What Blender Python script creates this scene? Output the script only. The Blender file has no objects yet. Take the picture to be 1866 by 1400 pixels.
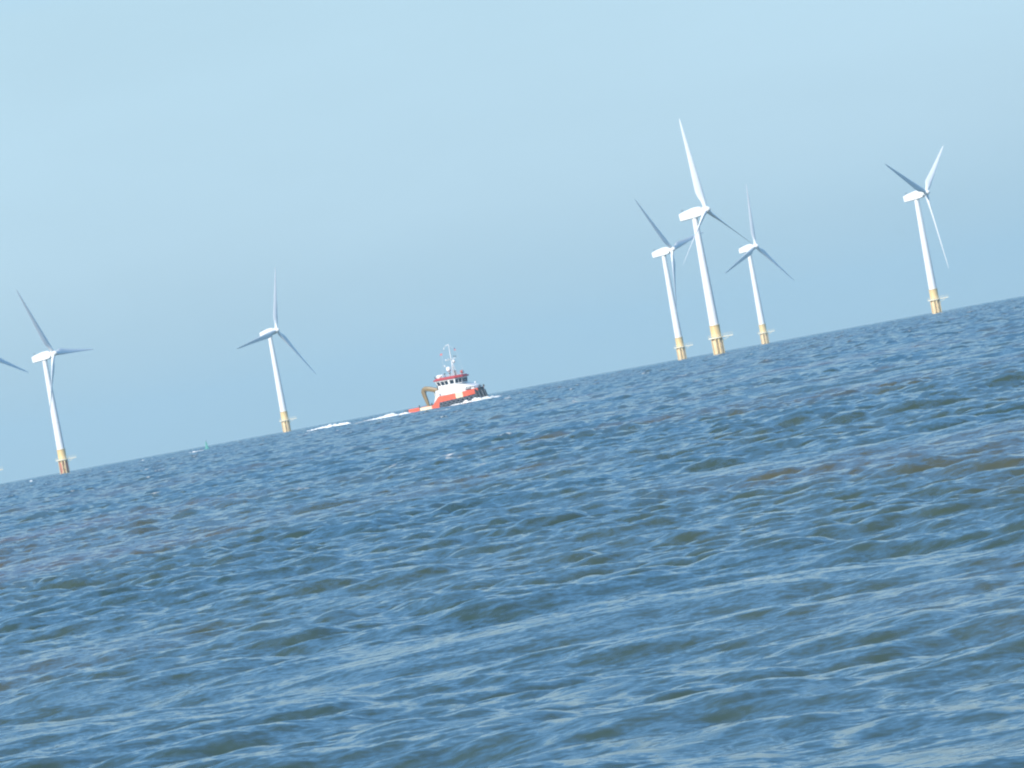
import bpy, bmesh, math, random
import numpy as np
from mathutils import Vector, Matrix

random.seed(7)
RNG = np.random.default_rng(11)
S = bpy.context.scene
COL = S.collection
R_EARTH = 6.371e6
F_PX = 10900.0            # focal length in pixels of the 1866 px wide photograph
ROLL = math.radians(10.4)
PITCH = 0.0
CAM_H = 3.0
SUN_AZ, SUN_EL = math.radians(38), math.radians(32)   # behind the camera, to its left

# ------------------------------------------------------------------ helpers
def drop(x, y):
    return -(x * x + y * y) / (2 * R_EARTH)

def unroll(px, py):
    dx, dy = px - 933.0, py - 700.0
    c, s = math.cos(ROLL), math.sin(ROLL)
    return c * dx - s * dy, -s * dx - c * dy

def on_sea(px, py, dist):
    """Point of the sea surface at a distance, in the direction of a photo pixel."""
    X, _ = unroll(px, py)
    x = X / F_PX * dist
    return Vector((x, dist, drop(x, dist)))

def link(name, me, mat=None, parent=None, smooth=False):
    o = bpy.data.objects.new(name, me)
    COL.objects.link(o)
    if mat is not None and len(me.materials) == 0:
        me.materials.append(mat)
    if parent is not None:
        o.parent = parent
    if smooth:
        for p in me.polygons:
            p.use_smooth = True
    return o

def tag(o, label, cat, group=None, kind=None):
    o['label'] = label
    o['category'] = cat
    if group: o['group'] = group
    if kind: o['kind'] = kind
    return o

def empty(name, loc, rz=0.0):
    o = bpy.data.objects.new(name, None)
    o.empty_display_size = 1.0
    o.location = loc
    o.rotation_euler = (0, 0, rz)
    COL.objects.link(o)
    return o

def to_mesh(bm, name, smooth_angle=None):
    bmesh.ops.recalc_face_normals(bm, faces=bm.faces)
    me = bpy.data.meshes.new(name)
    bm.to_mesh(me)
    bm.free()
    if smooth_angle is not None:
        me.polygons.foreach_set('use_smooth', [True] * len(me.polygons))
        me.set_sharp_from_angle(angle=math.radians(smooth_angle))
    return me

def rings(bm, rows, cap=True):
    """Skin a list of equally long point rings."""
    vs = [[bm.verts.new(p) for p in r] for r in rows]
    n = len(rows[0])
    for a, b in zip(vs, vs[1:]):
        for i in range(n):
            bm.faces.new((a[i], a[(i + 1) % n], b[(i + 1) % n], b[i]))
    if cap:
        bm.faces.new(vs[0][::-1])
        bm.faces.new(vs[-1])

def add_lathe(bm, prof, n=28, origin=(0, 0, 0)):
    ox, oy, oz = origin
    rings(bm, [[(ox + r * math.cos(2 * math.pi * i / n), oy + r * math.sin(2 * math.pi * i / n), oz + z)
                for i in range(n)] for r, z in prof])

def add_tube(bm, pts, rad, n=10):
    pts = [Vector(p) for p in pts]
    rads = rad if isinstance(rad, (list, tuple)) else [rad] * len(pts)
    rows = []
    for i, p in enumerate(pts):
        t = (pts[min(i + 1, len(pts) - 1)] - pts[max(i - 1, 0)]).normalized()
        ref = Vector((0, 0, 1)) if abs(t.z) < 0.9 else Vector((1, 0, 0))
        u = t.cross(ref).normalized(); v = t.cross(u)
        rows.append([p + (u * math.cos(2 * math.pi * k / n) + v * math.sin(2 * math.pi * k / n)) * rads[i] for k in range(n)])
    rings(bm, rows)

def add_box(bm, c, s, bev=0.0):
    r = bmesh.ops.create_cube(bm, size=1.0)
    for v in r['verts']:
        v.co = Vector((v.co.x * s[0] + c[0], v.co.y * s[1] + c[1], v.co.z * s[2] + c[2]))
    if bev:
        es = list({e for v in r['verts'] for e in v.link_edges})
        bmesh.ops.bevel(bm, geom=es, offset=bev, segments=2, affect='EDGES')

def add_ball(bm, c, r, sz=1.0, seg=20):
    q = bmesh.ops.create_uvsphere(bm, u_segments=seg, v_segments=seg // 2, radius=r)
    for v in q['verts']:
        v.co = Vector((v.co.x + c[0], v.co.y + c[1], v.co.z * sz + c[2]))

def add_prism(bm, bottom, top):
    rings(bm, [bottom, top])

def lerp(xs, ys, x):
    return float(np.interp(x, xs, ys))

# ------------------------------------------------------------------ materials
def nodes_of(m):
    m.use_nodes = True
    nt = m.node_tree
    return nt, nt.nodes, nt.links, nt.nodes['Principled BSDF']

def paint(name, rgb, rough=0.45, var=0.12, scale=0.6, dirt=None, dirt_amt=0.0, spec=0.5, metal=0.0, streak=(1, 1, 0.25)):
    """Weathered paint: slow tone variation, fine grime and optional streaked stains."""
    m = bpy.data.materials.new(name)
    nt, N, L, b = nodes_of(m)
    tc = N.new('ShaderNodeTexCoord')
    mp = N.new('ShaderNodeMapping'); mp.inputs['Scale'].default_value = streak
    L.new(tc.outputs['Object'], mp.inputs['Vector'])
    nz = N.new('ShaderNodeTexNoise'); nz.inputs['Scale'].default_value = scale; nz.inputs['Detail'].default_value = 6
    L.new(mp.outputs[0], nz.inputs['Vector'])
    rp = N.new('ShaderNodeValToRGB')
    lo = tuple(max(0, c * (1 - var)) for c in rgb); hi = tuple(min(1, c * (1 + var)) for c in rgb)
    rp.color_ramp.elements[0].position = 0.3; rp.color_ramp.elements[0].color = (*lo, 1)
    rp.color_ramp.elements[1].position = 0.7; rp.color_ramp.elements[1].color = (*hi, 1)
    L.new(nz.outputs['Fac'], rp.inputs['Fac'])
    out = rp.outputs['Color']
    if dirt:
        n2 = N.new('ShaderNodeTexNoise'); n2.inputs['Scale'].default_value = scale * 2.3; n2.inputs['Detail'].default_value = 8
        L.new(mp.outputs[0], n2.inputs['Vector'])
        mr = N.new('ShaderNodeMapRange'); mr.inputs['From Min'].default_value = 0.52; mr.inputs['From Max'].default_value = 0.72
        mr.inputs['To Max'].default_value = dirt_amt
        L.new(n2.outputs['Fac'], mr.inputs['Value'])
        mx = N.new('ShaderNodeMix'); mx.data_type = 'RGBA'
        L.new(mr.outputs[0], mx.inputs['Factor']); L.new(out, mx.inputs['A']); mx.inputs['B'].default_value = (*dirt, 1)
        out = mx.outputs['Result']
    L.new(out, b.inputs['Base Color'])
    b.inputs['Roughness'].default_value = rough
    b.inputs['Metallic'].default_value = metal
    b.inputs['Specular IOR Level'].default_value = spec
    return m

M_WHITE = paint('turbine_white_coat', (0.80, 0.81, 0.81), 0.4, 0.03, 0.15, (0.5, 0.5, 0.47), 0.15)
M_BLADE = paint('blade_gelcoat', (0.82, 0.84, 0.85), 0.35, 0.03, 0.2, (0.5, 0.5, 0.48), 0.15)
M_YELLOW = paint('transition_yellow', (0.72, 0.52, 0.22), 0.5, 0.10, 0.5, (0.45, 0.28, 0.14), 0.5)
M_RUST = paint('pile_rust_primer', (0.72, 0.52, 0.30), 0.7, 0.15, 0.6, (0.76, 0.56, 0.25), 0.6)
M_RUSTRED = paint('pile_red_rust', (0.42, 0.15, 0.10), 0.7, 0.25, 0.6, (0.62, 0.42, 0.2), 0.4)
M_GALV = paint('pale_platform_paint', (0.78, 0.72, 0.55), 0.5, 0.08, 0.8)
M_FENDER = paint('pale_yellow_tube', (0.78, 0.62, 0.32), 0.5, 0.1, 0.7, (0.5, 0.3, 0.15), 0.4)
M_HULLBLK = paint('hull_black', (0.028, 0.042, 0.075), 0.5, 0.3, 0.5, (0.10, 0.09, 0.09), 0.5)
M_RUBBER = paint('tyre_rubber', (0.03, 0.032, 0.037), 0.75, 0.3, 1.5, (0.12, 0.12, 0.12), 0.4)
M_TYRE = paint('worn_tyre', (0.115, 0.13, 0.155), 0.8, 0.3, 1.5, (0.16, 0.16, 0.16), 0.5)
M_RED = paint('ship_orange_red', (0.78, 0.12, 0.055), 0.4, 0.1, 0.4, (0.5, 0.14, 0.09), 0.5)
M_ROOFRED = paint('roof_red', (0.42, 0.045, 0.05), 0.45, 0.1, 0.5)
M_CREAM = paint('cream_patch', (0.80, 0.69, 0.48), 0.45, 0.08, 0.5, (0.6, 0.4, 0.25), 0.4)
M_SHIPW = paint('ship_white', (0.78, 0.78, 0.77), 0.4, 0.03, 0.4, (0.62, 0.52, 0.42), 0.25)
M_DECK = paint('deck_grey_green', (0.16, 0.18, 0.18), 0.8, 0.2, 0.8)
M_CRANE = paint('crane_ochre', (0.23, 0.16, 0.07), 0.5, 0.15, 0.6, (0.25, 0.15, 0.07), 0.5)
M_STEEL = paint('dark_steel', (0.07, 0.075, 0.085), 0.5, 0.25, 1.0)
M_GREYM = paint('mast_grey_white', (0.66, 0.68, 0.69), 0.5, 0.05, 0.5)
M_FLAGR = paint('flag_red_cloth', (0.6, 0.16, 0.16), 0.8, 0.1, 2.0)
M_FLAGB = paint('flag_dark_cloth', (0.12, 0.12, 0.25), 0.8, 0.1, 2.0)
M_LAMPR = paint('lamp_housing_red', (0.4, 0.07, 0.05), 0.5, 0.1, 2.0)
M_GREEN = paint('buoy_green', (0.09, 0.36, 0.31), 0.5, 0.12, 0.8, (0.06, 0.2, 0.14), 0.4)
M_GLASS = paint('tinted_window_glass', (0.012, 0.02, 0.035), 0.06, 0.1, 1.0, spec=0.6)

def foam_material():
    m = bpy.data.materials.new('sea_foam')
    nt, N, L, b = nodes_of(m)
    tc = N.new('ShaderNodeTexCoord')
    nz = N.new('ShaderNodeTexNoise'); nz.inputs['Scale'].default_value = 1.6; nz.inputs['Detail'].default_value = 8
    L.new(tc.outputs['Object'], nz.inputs['Vector'])
    rp = N.new('ShaderNodeValToRGB')
    rp.color_ramp.elements[0].position = 0.3; rp.color_ramp.elements[0].color = (0.55, 0.6, 0.6, 1)
    rp.color_ramp.elements[1].position = 0.5; rp.color_ramp.elements[1].color = (0.85, 0.87, 0.86, 1)
    L.new(nz.outputs['Fac'], rp.inputs['Fac'])
    L.new(rp.outputs['Color'], b.inputs['Base Color'])
    b.inputs['Roughness'].default_value = 0.9
    b.inputs['Specular IOR Level'].default_value = 0.2
    return m
M_FOAM = foam_material()

def sea_material():
    m = bpy.data.materials.new('turbid_sea_water')
    nt, N, L, b = nodes_of(m)
    geo = N.new('ShaderNodeNewGeometry')
    tc = N.new('ShaderNodeTexCoord')
    # silt: slow drifting patches of brown and green water, long along the shore
    mp = N.new('ShaderNodeMapping'); mp.inputs['Scale'].default_value = (0.035, 0.014, 0.0)
    mp.inputs['Rotation'].default_value = (0, 0, math.radians(12))
    L.new(tc.outputs['Object'], mp.inputs['Vector'])
    nz = N.new('ShaderNodeTexNoise'); nz.inputs['Scale'].default_value = 1.0; nz.inputs['Detail'].default_value = 5
    L.new(mp.outputs[0], nz.inputs['Vector'])
    rp = N.new('ShaderNodeValToRGB')
    e = rp.color_ramp.elements
    e[0].position = 0.34; e[0].color = (0.022, 0.058, 0.066, 1)
    e[1].position = 0.73; e[1].color = (0.125, 0.080, 0.054, 1)
    k = e.new(0.50); k.color = (0.048, 0.072, 0.052, 1)
    k = e.new(0.58); k.color = (0.080, 0.077, 0.045, 1)
    L.new(nz.outputs['Fac'], rp.inputs['Fac'])
    # foam flecks where the waves break
    at = N.new('ShaderNodeAttribute'); at.attribute_name = 'foam'
    fn = N.new('ShaderNodeTexNoise'); fn.inputs['Scale'].default_value = 2.2; fn.inputs['Detail'].default_value = 6
    L.new(tc.outputs['Object'], fn.inputs['Vector'])
    ad = N.new('ShaderNodeMath'); ad.operation = 'ADD'
    L.new(at.outputs['Fac'], ad.inputs[0]); L.new(fn.outputs['Fac'], ad.inputs[1])
    fm = N.new('ShaderNodeMapRange'); fm.inputs['From Min'].default_value = 0.95; fm.inputs['From Max'].default_value = 1.2
    L.new(ad.outputs[0], fm.inputs['Value'])
    mx = N.new('ShaderNodeMix'); mx.data_type = 'RGBA'
    L.new(fm.outputs[0], mx.inputs['Factor']); L.new(rp.outputs['Color'], mx.inputs['A'])
    mx.inputs['B'].default_value = (0.75, 0.76, 0.74, 1)
    L.new(mx.outputs['Result'], b.inputs['Base Color'])
    rg = N.new('ShaderNodeMapRange'); rg.inputs['To Min'].default_value = 0.08; rg.inputs['To Max'].default_value = 0.9
    L.new(fm.outputs[0], rg.inputs['Value']); L.new(rg.outputs[0], b.inputs['Roughness'])
    b.inputs['IOR'].default_value = 1.333
    # capillary ripples: tilt of the normal taken straight from noise, so it does not blur out with distance
    def ripple(scale, amp, stretch):
        mm = N.new('ShaderNodeMapping'); mm.inputs['Scale'].default_value = stretch
        mm.inputs['Rotation'].default_value = (0, 0, math.radians(-14))
        L.new(tc.outputs['Object'], mm.inputs['Vector'])
        n = N.new('ShaderNodeTexNoise'); n.inputs['Scale'].default_value = scale; n.inputs['Detail'].default_value = 3
        L.new(mm.outputs[0], n.inputs['Vector'])
        s = N.new('ShaderNodeVectorMath'); s.operation = 'SUBTRACT'; s.inputs[1].default_value = (0.5, 0.5, 0.5)
        L.new(n.outputs['Color'], s.inputs[0])
        q = N.new('ShaderNodeVectorMath'); q.operation = 'MULTIPLY'; q.inputs[1].default_value = (amp, amp, 0)
        L.new(s.outputs[0], q.inputs[0])
        return q.outputs[0]
    a1 = ripple(3.2, RIP1, (0.75, 1.0, 1.0)); a2 = ripple(11.0, RIP2, (0.8, 1.0, 1.0))
    s1 = N.new('ShaderNodeVectorMath'); s1.operation = 'ADD'; L.new(a1, s1.inputs[0]); L.new(a2, s1.inputs[1])
    s2 = N.new('ShaderNodeVectorMath'); s2.operation = 'ADD'; L.new(geo.outputs['Normal'], s2.inputs[0]); L.new(s1.outputs[0], s2.inputs[1])
    nn = N.new('ShaderNodeVectorMath'); nn.operation = 'NORMALIZE'; L.new(s2.outputs[0], nn.inputs[0])
    L.new(nn.outputs[0], b.inputs['Normal'])
    return m
RIP1, RIP2 = 0.55, 0.50
M_SEA = sea_material()

# ------------------------------------------------------------------ the sea
def wave_tile(size, n, lmin, lmax, rms, theta, spread, power):
    """Periodic random sea: height and choppy side shift, one band of wavelengths."""
    k1 = 2 * np.pi * np.fft.fftfreq(n, size / n)
    kx, ky = np.meshgrid(k1, k1, indexing='ij')
    k = np.hypot(kx, ky); k[0, 0] = 1e9
    lam = 2 * np.pi / k
    ang = np.arctan2(ky, kx) - theta
    w = np.where((lam >= lmin) & (lam <= lmax), k ** (-power), 0.0) * np.maximum(np.cos(ang), 0.0) ** spread
    # soft band edges
    w *= np.clip((lam / lmin - 1) / 0.15 + 0.2, 0, 1) * np.clip((lmax / lam - 1) / 0.15 + 0.2, 0, 1)
    w[0, 0] = 0
    spec = w * (RNG.normal(size=(n, n)) + 1j * RNG.normal(size=(n, n)))
    h = np.fft.ifft2(spec)
    sc = rms / np.real(h).std()
    H = np.real(h) * sc
    dx = np.real(np.fft.ifft2(-1j * kx / k * spec)) * sc
    dy = np.real(np.fft.ifft2(-1j * ky / k * spec)) * sc
    return size, n, np.stack([H, dx, dy], -1).astype(np.float32)

def sample(tile, x, y, rot):
    size, n, T = tile
    c, s = math.cos(rot), math.sin(rot)
    u = (c * x + s * y) / size * n
    v = (-s * x + c * y) / size * n
    i0 = np.floor(u).astype(np.int64); j0 = np.floor(v).astype(np.int64)
    fu = (u - i0)[..., None].astype(np.float32); fv = (v - j0)[..., None].astype(np.float32)
    i0 %= n; j0 %= n
    i1 = (i0 + 1) % n; j1 = (j0 + 1) % n
    q = T[i0, j0] * (1 - fu) * (1 - fv) + T[i1, j0] * fu * (1 - fv) + T[i0, j1] * (1 - fu) * fv + T[i1, j1] * fu * fv
    h, dx, dy = q[..., 0], q[..., 1], q[..., 2]
    return h, c * dx - s * dy, s * dx + c * dy

WAVE_DIR = math.radians(-100)          # the sea runs in towards the shore, a little from the right
tiles = [  # size, n, lmin, lmax, rms, rot, spread, power
    (261.0, 512, 3.6, 11.0, 0.082, 0.35, 0.8, 1.65),
    (97.0, 512, 1.3, 3.8, 0.056, -0.5, 0.6, 1.7),
    (31.0, 512, 0.34, 1.35, 0.0215, 0.9, 0.3, 1.7),
]
built = [(wave_tile(sz, n, a, b, r, WAVE_DIR - rot, sp, pw), rot) for sz, n, a, b, r, rot, sp, pw in tiles]
gust = wave_tile(700.0, 256, 18.0, 120.0, 1.0, 0.3, 0.4, 0.8)

def sea_rows():
    r, out = 2.0, []
    while r < 30: out.append(r); r += 0.6
    while r < 13000:
        out.append(r)
        if r < 80: d = 0.11
        else: d = 0.11 * (r / 80.0) ** 1.2
        if r < 2600: d = min(d, 1.3)
        else: d = min(1.3 * (r / 2600.0) ** 2.6, 80)
        r += d
    return np.array(out)

def sea_cols():
    fine = np.arange(-0.125, 0.1251, 0.00030)
    side = 0.125 + (math.pi - 0.125) * np.linspace(0, 1, 70)[1:] ** 2.2
    return np.concatenate([-side[::-1], fine, side])

rr, aa = sea_rows(), sea_cols()
NR, NC = len(rr), len(aa)
Rg, Ag = np.meshgrid(rr, aa, indexing='ij')
X0 = Rg * np.sin(Ag); Y0 = Rg * np.cos(Ag)
H = np.zeros_like(X0); DX = np.zeros_like(X0); DY = np.zeros_like(X0)
gv = sample(gust, X0, Y0, 0.2)[0]
mods = (1.0, np.clip(1 + 0.30 * gv, 0.3, 1.9), np.clip(1 + 0.42 * gv, 0.2, 2.2))
calm = np.clip((np.abs(Ag) < 0.3).astype(float) + np.exp(-Rg / 400), 0, 1)   # coarse mesh beside and behind needs no waves far out
hs = []
for (tile, rot), mod, chop in zip(built, mods, (1.0, 1.0, 0.8)):
    h, dx, dy = sample(tile, X0, Y0, rot)
    # waves run a little higher further out and flatten towards the beach
    shore = np.clip(0.66 + 0.34 * (Rg - 40) / 160.0, 0.66, 1.0) * (1 + 0.2 * np.clip((Rg - 250) / 900, 0, 1))
    w = mod * shore * calm
    hs.append(h * w)
    H += h * w; DX += chop * dx * w; DY += chop * dy * w
foam = np.clip((hs[0] / 0.082 + 0.8 * hs[1] / 0.056 - 4.3) * 0.5, 0, 0.55)
def fleck(px, py, dist, wx, wy, amt):
    p = on_sea(px, py, dist)
    foam[...] = np.maximum(foam, amt * np.exp(-((X0 - p.x) / wx) ** 2 - ((Y0 - p.y) / wy) ** 2))
def sea_dist(px, py):
    return CAM_H / (-(PITCH + unroll(px, py)[1] / F_PX))
for px, py, w, h in ((848, 837, 34, 4), (820, 838, 20, 3), (545, 897, 34, 4), (718, 851, 12, 4), (775, 848, 9, 4), (755, 856, 8, 3), (880, 853, 10, 3), (1495, 857, 9, 4),
                     (1530, 709, 7, 3), (1735, 611, 7, 2), (1685, 625, 7, 2), (1045, 733, 7, 3), (268, 857, 8, 2), (274, 983, 6, 3), (1430, 672, 6, 2), (1810, 640, 6, 2), (700, 764, 20, 2), (652, 771, 16, 2), (560, 790, 14, 2), (812, 747, 18, 2), (925, 727, 14, 2)):
    d = sea_dist(px, py)
    fleck(px, py, d, w / F_PX * d, h / F_PX * d * d / CAM_H, 0.5 if px == 545 else 0.6)
V = np.stack([X0 + DX, Y0 + DY, H - Rg ** 2 / (2 * R_EARTH)], -1).astype(np.float32).reshape(-1, 3)
idx = np.arange(NR * NC, dtype=np.int32).reshape(NR, NC)
Q = np.stack([idx[:-1, :-1], idx[:-1, 1:], idx[1:, 1:], idx[1:, :-1]], -1).reshape(-1, 4)[:, ::-1]
me = bpy.data.meshes.new('sea')
me.vertices.add(len(V)); me.vertices.foreach_set('co', V.ravel())
me.loops.add(Q.size); me.loops.foreach_set('vertex_index', np.ascontiguousarray(Q).ravel())
me.polygons.add(len(Q))
me.polygons.foreach_set('loop_start', np.arange(0, Q.size, 4, dtype=np.int32))
me.polygons.foreach_set('use_smooth', np.ones(len(Q), dtype=bool))
at = me.attributes.new('foam', 'FLOAT', 'POINT')
at.data.foreach_set('value', foam.astype(np.float32).ravel())
me.update(calc_edges=True)
sea = link('sea', me, M_SEA)
tag(sea, 'choppy blue grey sea with olive wave faces reaching to the tilted horizon', 'sea', kind='structure')
print('SEA', NR, NC, len(V))

# ------------------------------------------------------------------ wind turbines
HUB_H = 60.0
def tower_mesh():
    bm = bmesh.new()
    add_lathe(bm, [(2.02, 12.4), (2.02, 12.55), (1.96, 16), (1.80, 25.9), (1.87, 25.92), (1.87, 26.2), (1.79, 26.22), (1.72, 30), (1.49, 42), (1.56, 42.02), (1.56, 42.3), (1.48, 42.32), (1.2, 57.2), (1.28, 57.25), (1.28, 57.9)], 40)
    return to_mesh(bm, 'tower', 40)

def transition_mesh():
    bm = bmesh.new()
    add_lathe(bm, [(2.35, -4), (2.35, 6.6), (2.12, 6.9), (2.12, 12.1), (2.3, 12.12), (2.3, 12.38), (1.5, 12.39)], 40)
    return to_mesh(bm, 'transition_piece', 40)

def pile_mesh():
    bm = bmesh.new()
    add_lathe(bm, [(2.4, -6), (2.4, 6.2), (2.36, 6.3)], 40)
    return to_mesh(bm, 'monopile', 40)

def platform_mesh():
    bm = bmesh.new()
    n = 32
    outer = [(3.55 * math.cos(2 * math.pi * i / n), 3.55 * math.sin(2 * math.pi * i / n)) for i in range(n)]
    rings(bm, [[(x, y, 6.8) for x, y in outer], [(x, y, 7.3) for x, y in outer]])
    # laydown arm reaching out to the right with a sloping brace under it
    add_box(bm, (4.4, -1.2, 7.1), (5.0, 2.2, 0.38))
    for y in (-2.0, -0.4):
        add_tube(bm, [(2.0, y * .6, 5.2), (5.6, y, 6.92)], 0.1, 8)
    return to_mesh(bm, 'platform')

def railing_mesh():
    bm = bmesh.new()
    n = 20
    pts = [(3.45 * math.cos(2 * math.pi * i / n), 3.45 * math.sin(2 * math.pi * i / n)) for i in range(n)]
    for z in (7.85, 8.4):
        for i in range(n):
            a, b = pts[i], pts[(i + 1) % n]
            add_tube(bm, [(a[0], a[1], z), (b[0], b[1], z)], 0.035, 5)
    for x, y in pts:
        add_tube(bm, [(x, y, 7.3), (x, y, 8.42)], 0.035, 5)
    ex = [(3.3, -2.25), (6.85, -2.25), (6.85, -0.15), (3.5, -0.15)]
    for z in (7.85, 8.4):
        for a, b in zip(ex, ex[1:]):
            add_tube(bm, [(a[0], a[1], z), (b[0], b[1], z)], 0.035, 5)
    for x in (4.6, 5.7, 6.85):
        for y in (-2.25, -0.15):
            add_tube(bm, [(x, y, 7.28), (x, y, 8.42)], 0.035, 5)
    return to_mesh(bm, 'railing')

def landing_mesh():
    """Boat landing: two fender tubes, rungs and stand-off struts, on the side of local -y."""
    bm = bmesh.new()
    for x in (-0.75, 0.75):
        add_tube(bm, [(x, -3.35, -3.5), (x, -3.35, 6.2), (x, -2.6, 6.85)], 0.24, 10)
        for z in (0.8, 3.4, 5.8):
            add_tube(bm, [(x, -3.3, z), (x * 0.8, -2.2, z)], 0.14, 8)
    for i in range(24):
        z = -2.5 + i * 0.36
        add_tube(bm, [(-0.32, -3.0, z), (0.32, -3.0, z)], 0.03, 5)
    for x in (-0.32, 0.32):
        add_tube(bm, [(x, -3.0, -3), (x, -3.0, 6.9)], 0.05, 6)
    return to_mesh(bm, 'boat_landing', 40)

def jtube_mesh():
    bm = bmesh.new()
    add_tube(bm, [(0, -2.75, -4), (0, -2.75, 6.9)], 0.2, 10)
    for z in (1.5, 4.8):
        add_tube(bm, [(0, -2.7, z), (0, -2.2, z)], 0.1, 6)
    return to_mesh(bm, 'cable_tube', 40)

def nacelle_mesh():
    """Long housing along +x (towards the rotor): flat belly, roof that climbs from the tail then levels."""
    bm = bmesh.new()
    st = [(-7.6, 1.35, -1.65, 1.15), (-7.45, 1.5, -1.75, 1.3), (-5.0, 1.7, -1.85, 1.75), (-1.0, 1.75, -1.95, 2.2), (0.2, 1.72, -1.95, 2.25),
          (2.2, 1.6, -1.85, 2.05), (3.1, 1.35, -1.5, 1.6)]
    rows = []
    for x, w, zb, zt in st:
        c = 0.2
        rows.append([(x, -w, zb + c), (x, -w + c, zb), (x, w - c, zb), (x, w, zb + c), (x, w, zt - c), (x, w - c, zt), (x, -w + c, zt), (x, -w, zt - c)])
    rings(bm, rows)
    add_tube(bm, [(-1.2, 0, -2.4), (-1.2, 0, -1.6)], 1.25, 24)
    return to_mesh(bm, 'nacelle', 30)

def cooler_mesh():
    bm = bmesh.new()
    add_tube(bm, [(-6.2, 0.7, 1.3), (-6.2, 0.7, 2.9)], 0.05, 6)
    add_tube(bm, [(-6.2, -0.7, 1.3), (-6.2, -0.7, 2.9)], 0.05, 6)
    add_box(bm, (-6.2, 0, 2.55), (0.12, 1.8, 0.1))
    return to_mesh(bm, 'wind_vane')

def hub_mesh():
    bm = bmesh.new()
    prof = [(3.15, 1.3), (3.3, 1.5), (4.6, 1.55), (5.6, 1.35), (6.3, 0.95), (6.75, 0.5), (6.9, 0.06)]
    n = 24
    rings(bm, [[(x, r * math.cos(2 * math.pi * i / n), r * math.sin(2 * math.pi * i / n)) for i in range(n)] for x, r in prof])
    return to_mesh(bm, 'hub', 40)

def blade_mesh():
    """39 m blade along +z; leading edge towards +x, front face towards -y... chord widest at 8 m."""
    bm = bmesh.new()
    st = [  # r, chord, thickness ratio, twist deg
        (1.1, 1.75, 1.0, 16), (2.4, 1.8, 0.95, 16), (4.2, 2.45, 0.62, 16), (6.2, 3.2, 0.42, 14.5), (8.0, 3.5, 0.32, 12.5), (11, 3.25, 0.26, 9.5),
        (15, 2.75, 0.22, 6.5), (20, 2.2, 0.19, 4), (26, 1.65, 0.17, 2), (32, 1.15, 0.16, 0.8), (36.5, 0.78, 0.15, 0.2), (38.8, 0.42, 0.15, 0), (39.8, 0.1, 0.15, 0)]
    n = 16
    rows = []
    for r, c, th, tw in st:
        ring = []
        fx = 0.5 if r < 3 else max(0.30, 0.5 - 0.2 * min(1, (r - 3) / 4))
        for i in range(n):
            a = 2 * math.pi * i / n
            u = 0.5 + 0.5 * math.cos(a)              # 1 at the leading edge, 0 at the trailing edge
            half = math.sin(a) * th * 0.5
            if r > 3: half *= (0.25 + 1.1 * u ** 0.6) * (1.0 if math.sin(a) > 0 else 0.75)
            x = (u - (1 - fx)) * c
            y = half * c
            t = math.radians(tw)
            ring.append((x * math.cos(t) - y * math.sin(t), x * math.sin(t) + y * math.cos(t), r))
        rows.append(ring)
    rings(bm, rows)
    return to_mesh(bm, 'blade', 50)

def set_mats(me, m):
    me.materials.append(m)
    return me

ME = {
    'tower': set_mats(tower_mesh(), M_WHITE), 'transition_piece': set_mats(transition_mesh(), M_YELLOW),
    'platform': set_mats(platform_mesh(), M_GALV), 'railing': set_mats(railing_mesh(), M_GALV),
    'boat_landing': set_mats(landing_mesh(), M_FENDER), 'cable_tube': set_mats(jtube_mesh(), M_FENDER),
    'nacelle': set_mats(nacelle_mesh(), M_WHITE), 'wind_vane': set_mats(cooler_mesh(), M_STEEL),
    'hub': set_mats(hub_mesh(), M_WHITE), 'blade': set_mats(blade_mesh(), M_BLADE),
}
def brace_mesh():
    bm = bmesh.new()
    for sx in (-1, 1):
        add_tube(bm, [(sx * 1.5, -2.55, 0.2), (0, -2.9, 3.3), (-sx * 1.5, -2.55, 6.4)], 0.16, 8)
    return to_mesh(bm, 'cross_brace')
ME_BRACE = set_mats(brace_mesh(), M_FENDER)
ME_PILE = set_mats(pile_mesh(), M_RUST)
ME_PILE_RED = set_mats(pile_mesh(), M_RUSTRED)

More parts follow.
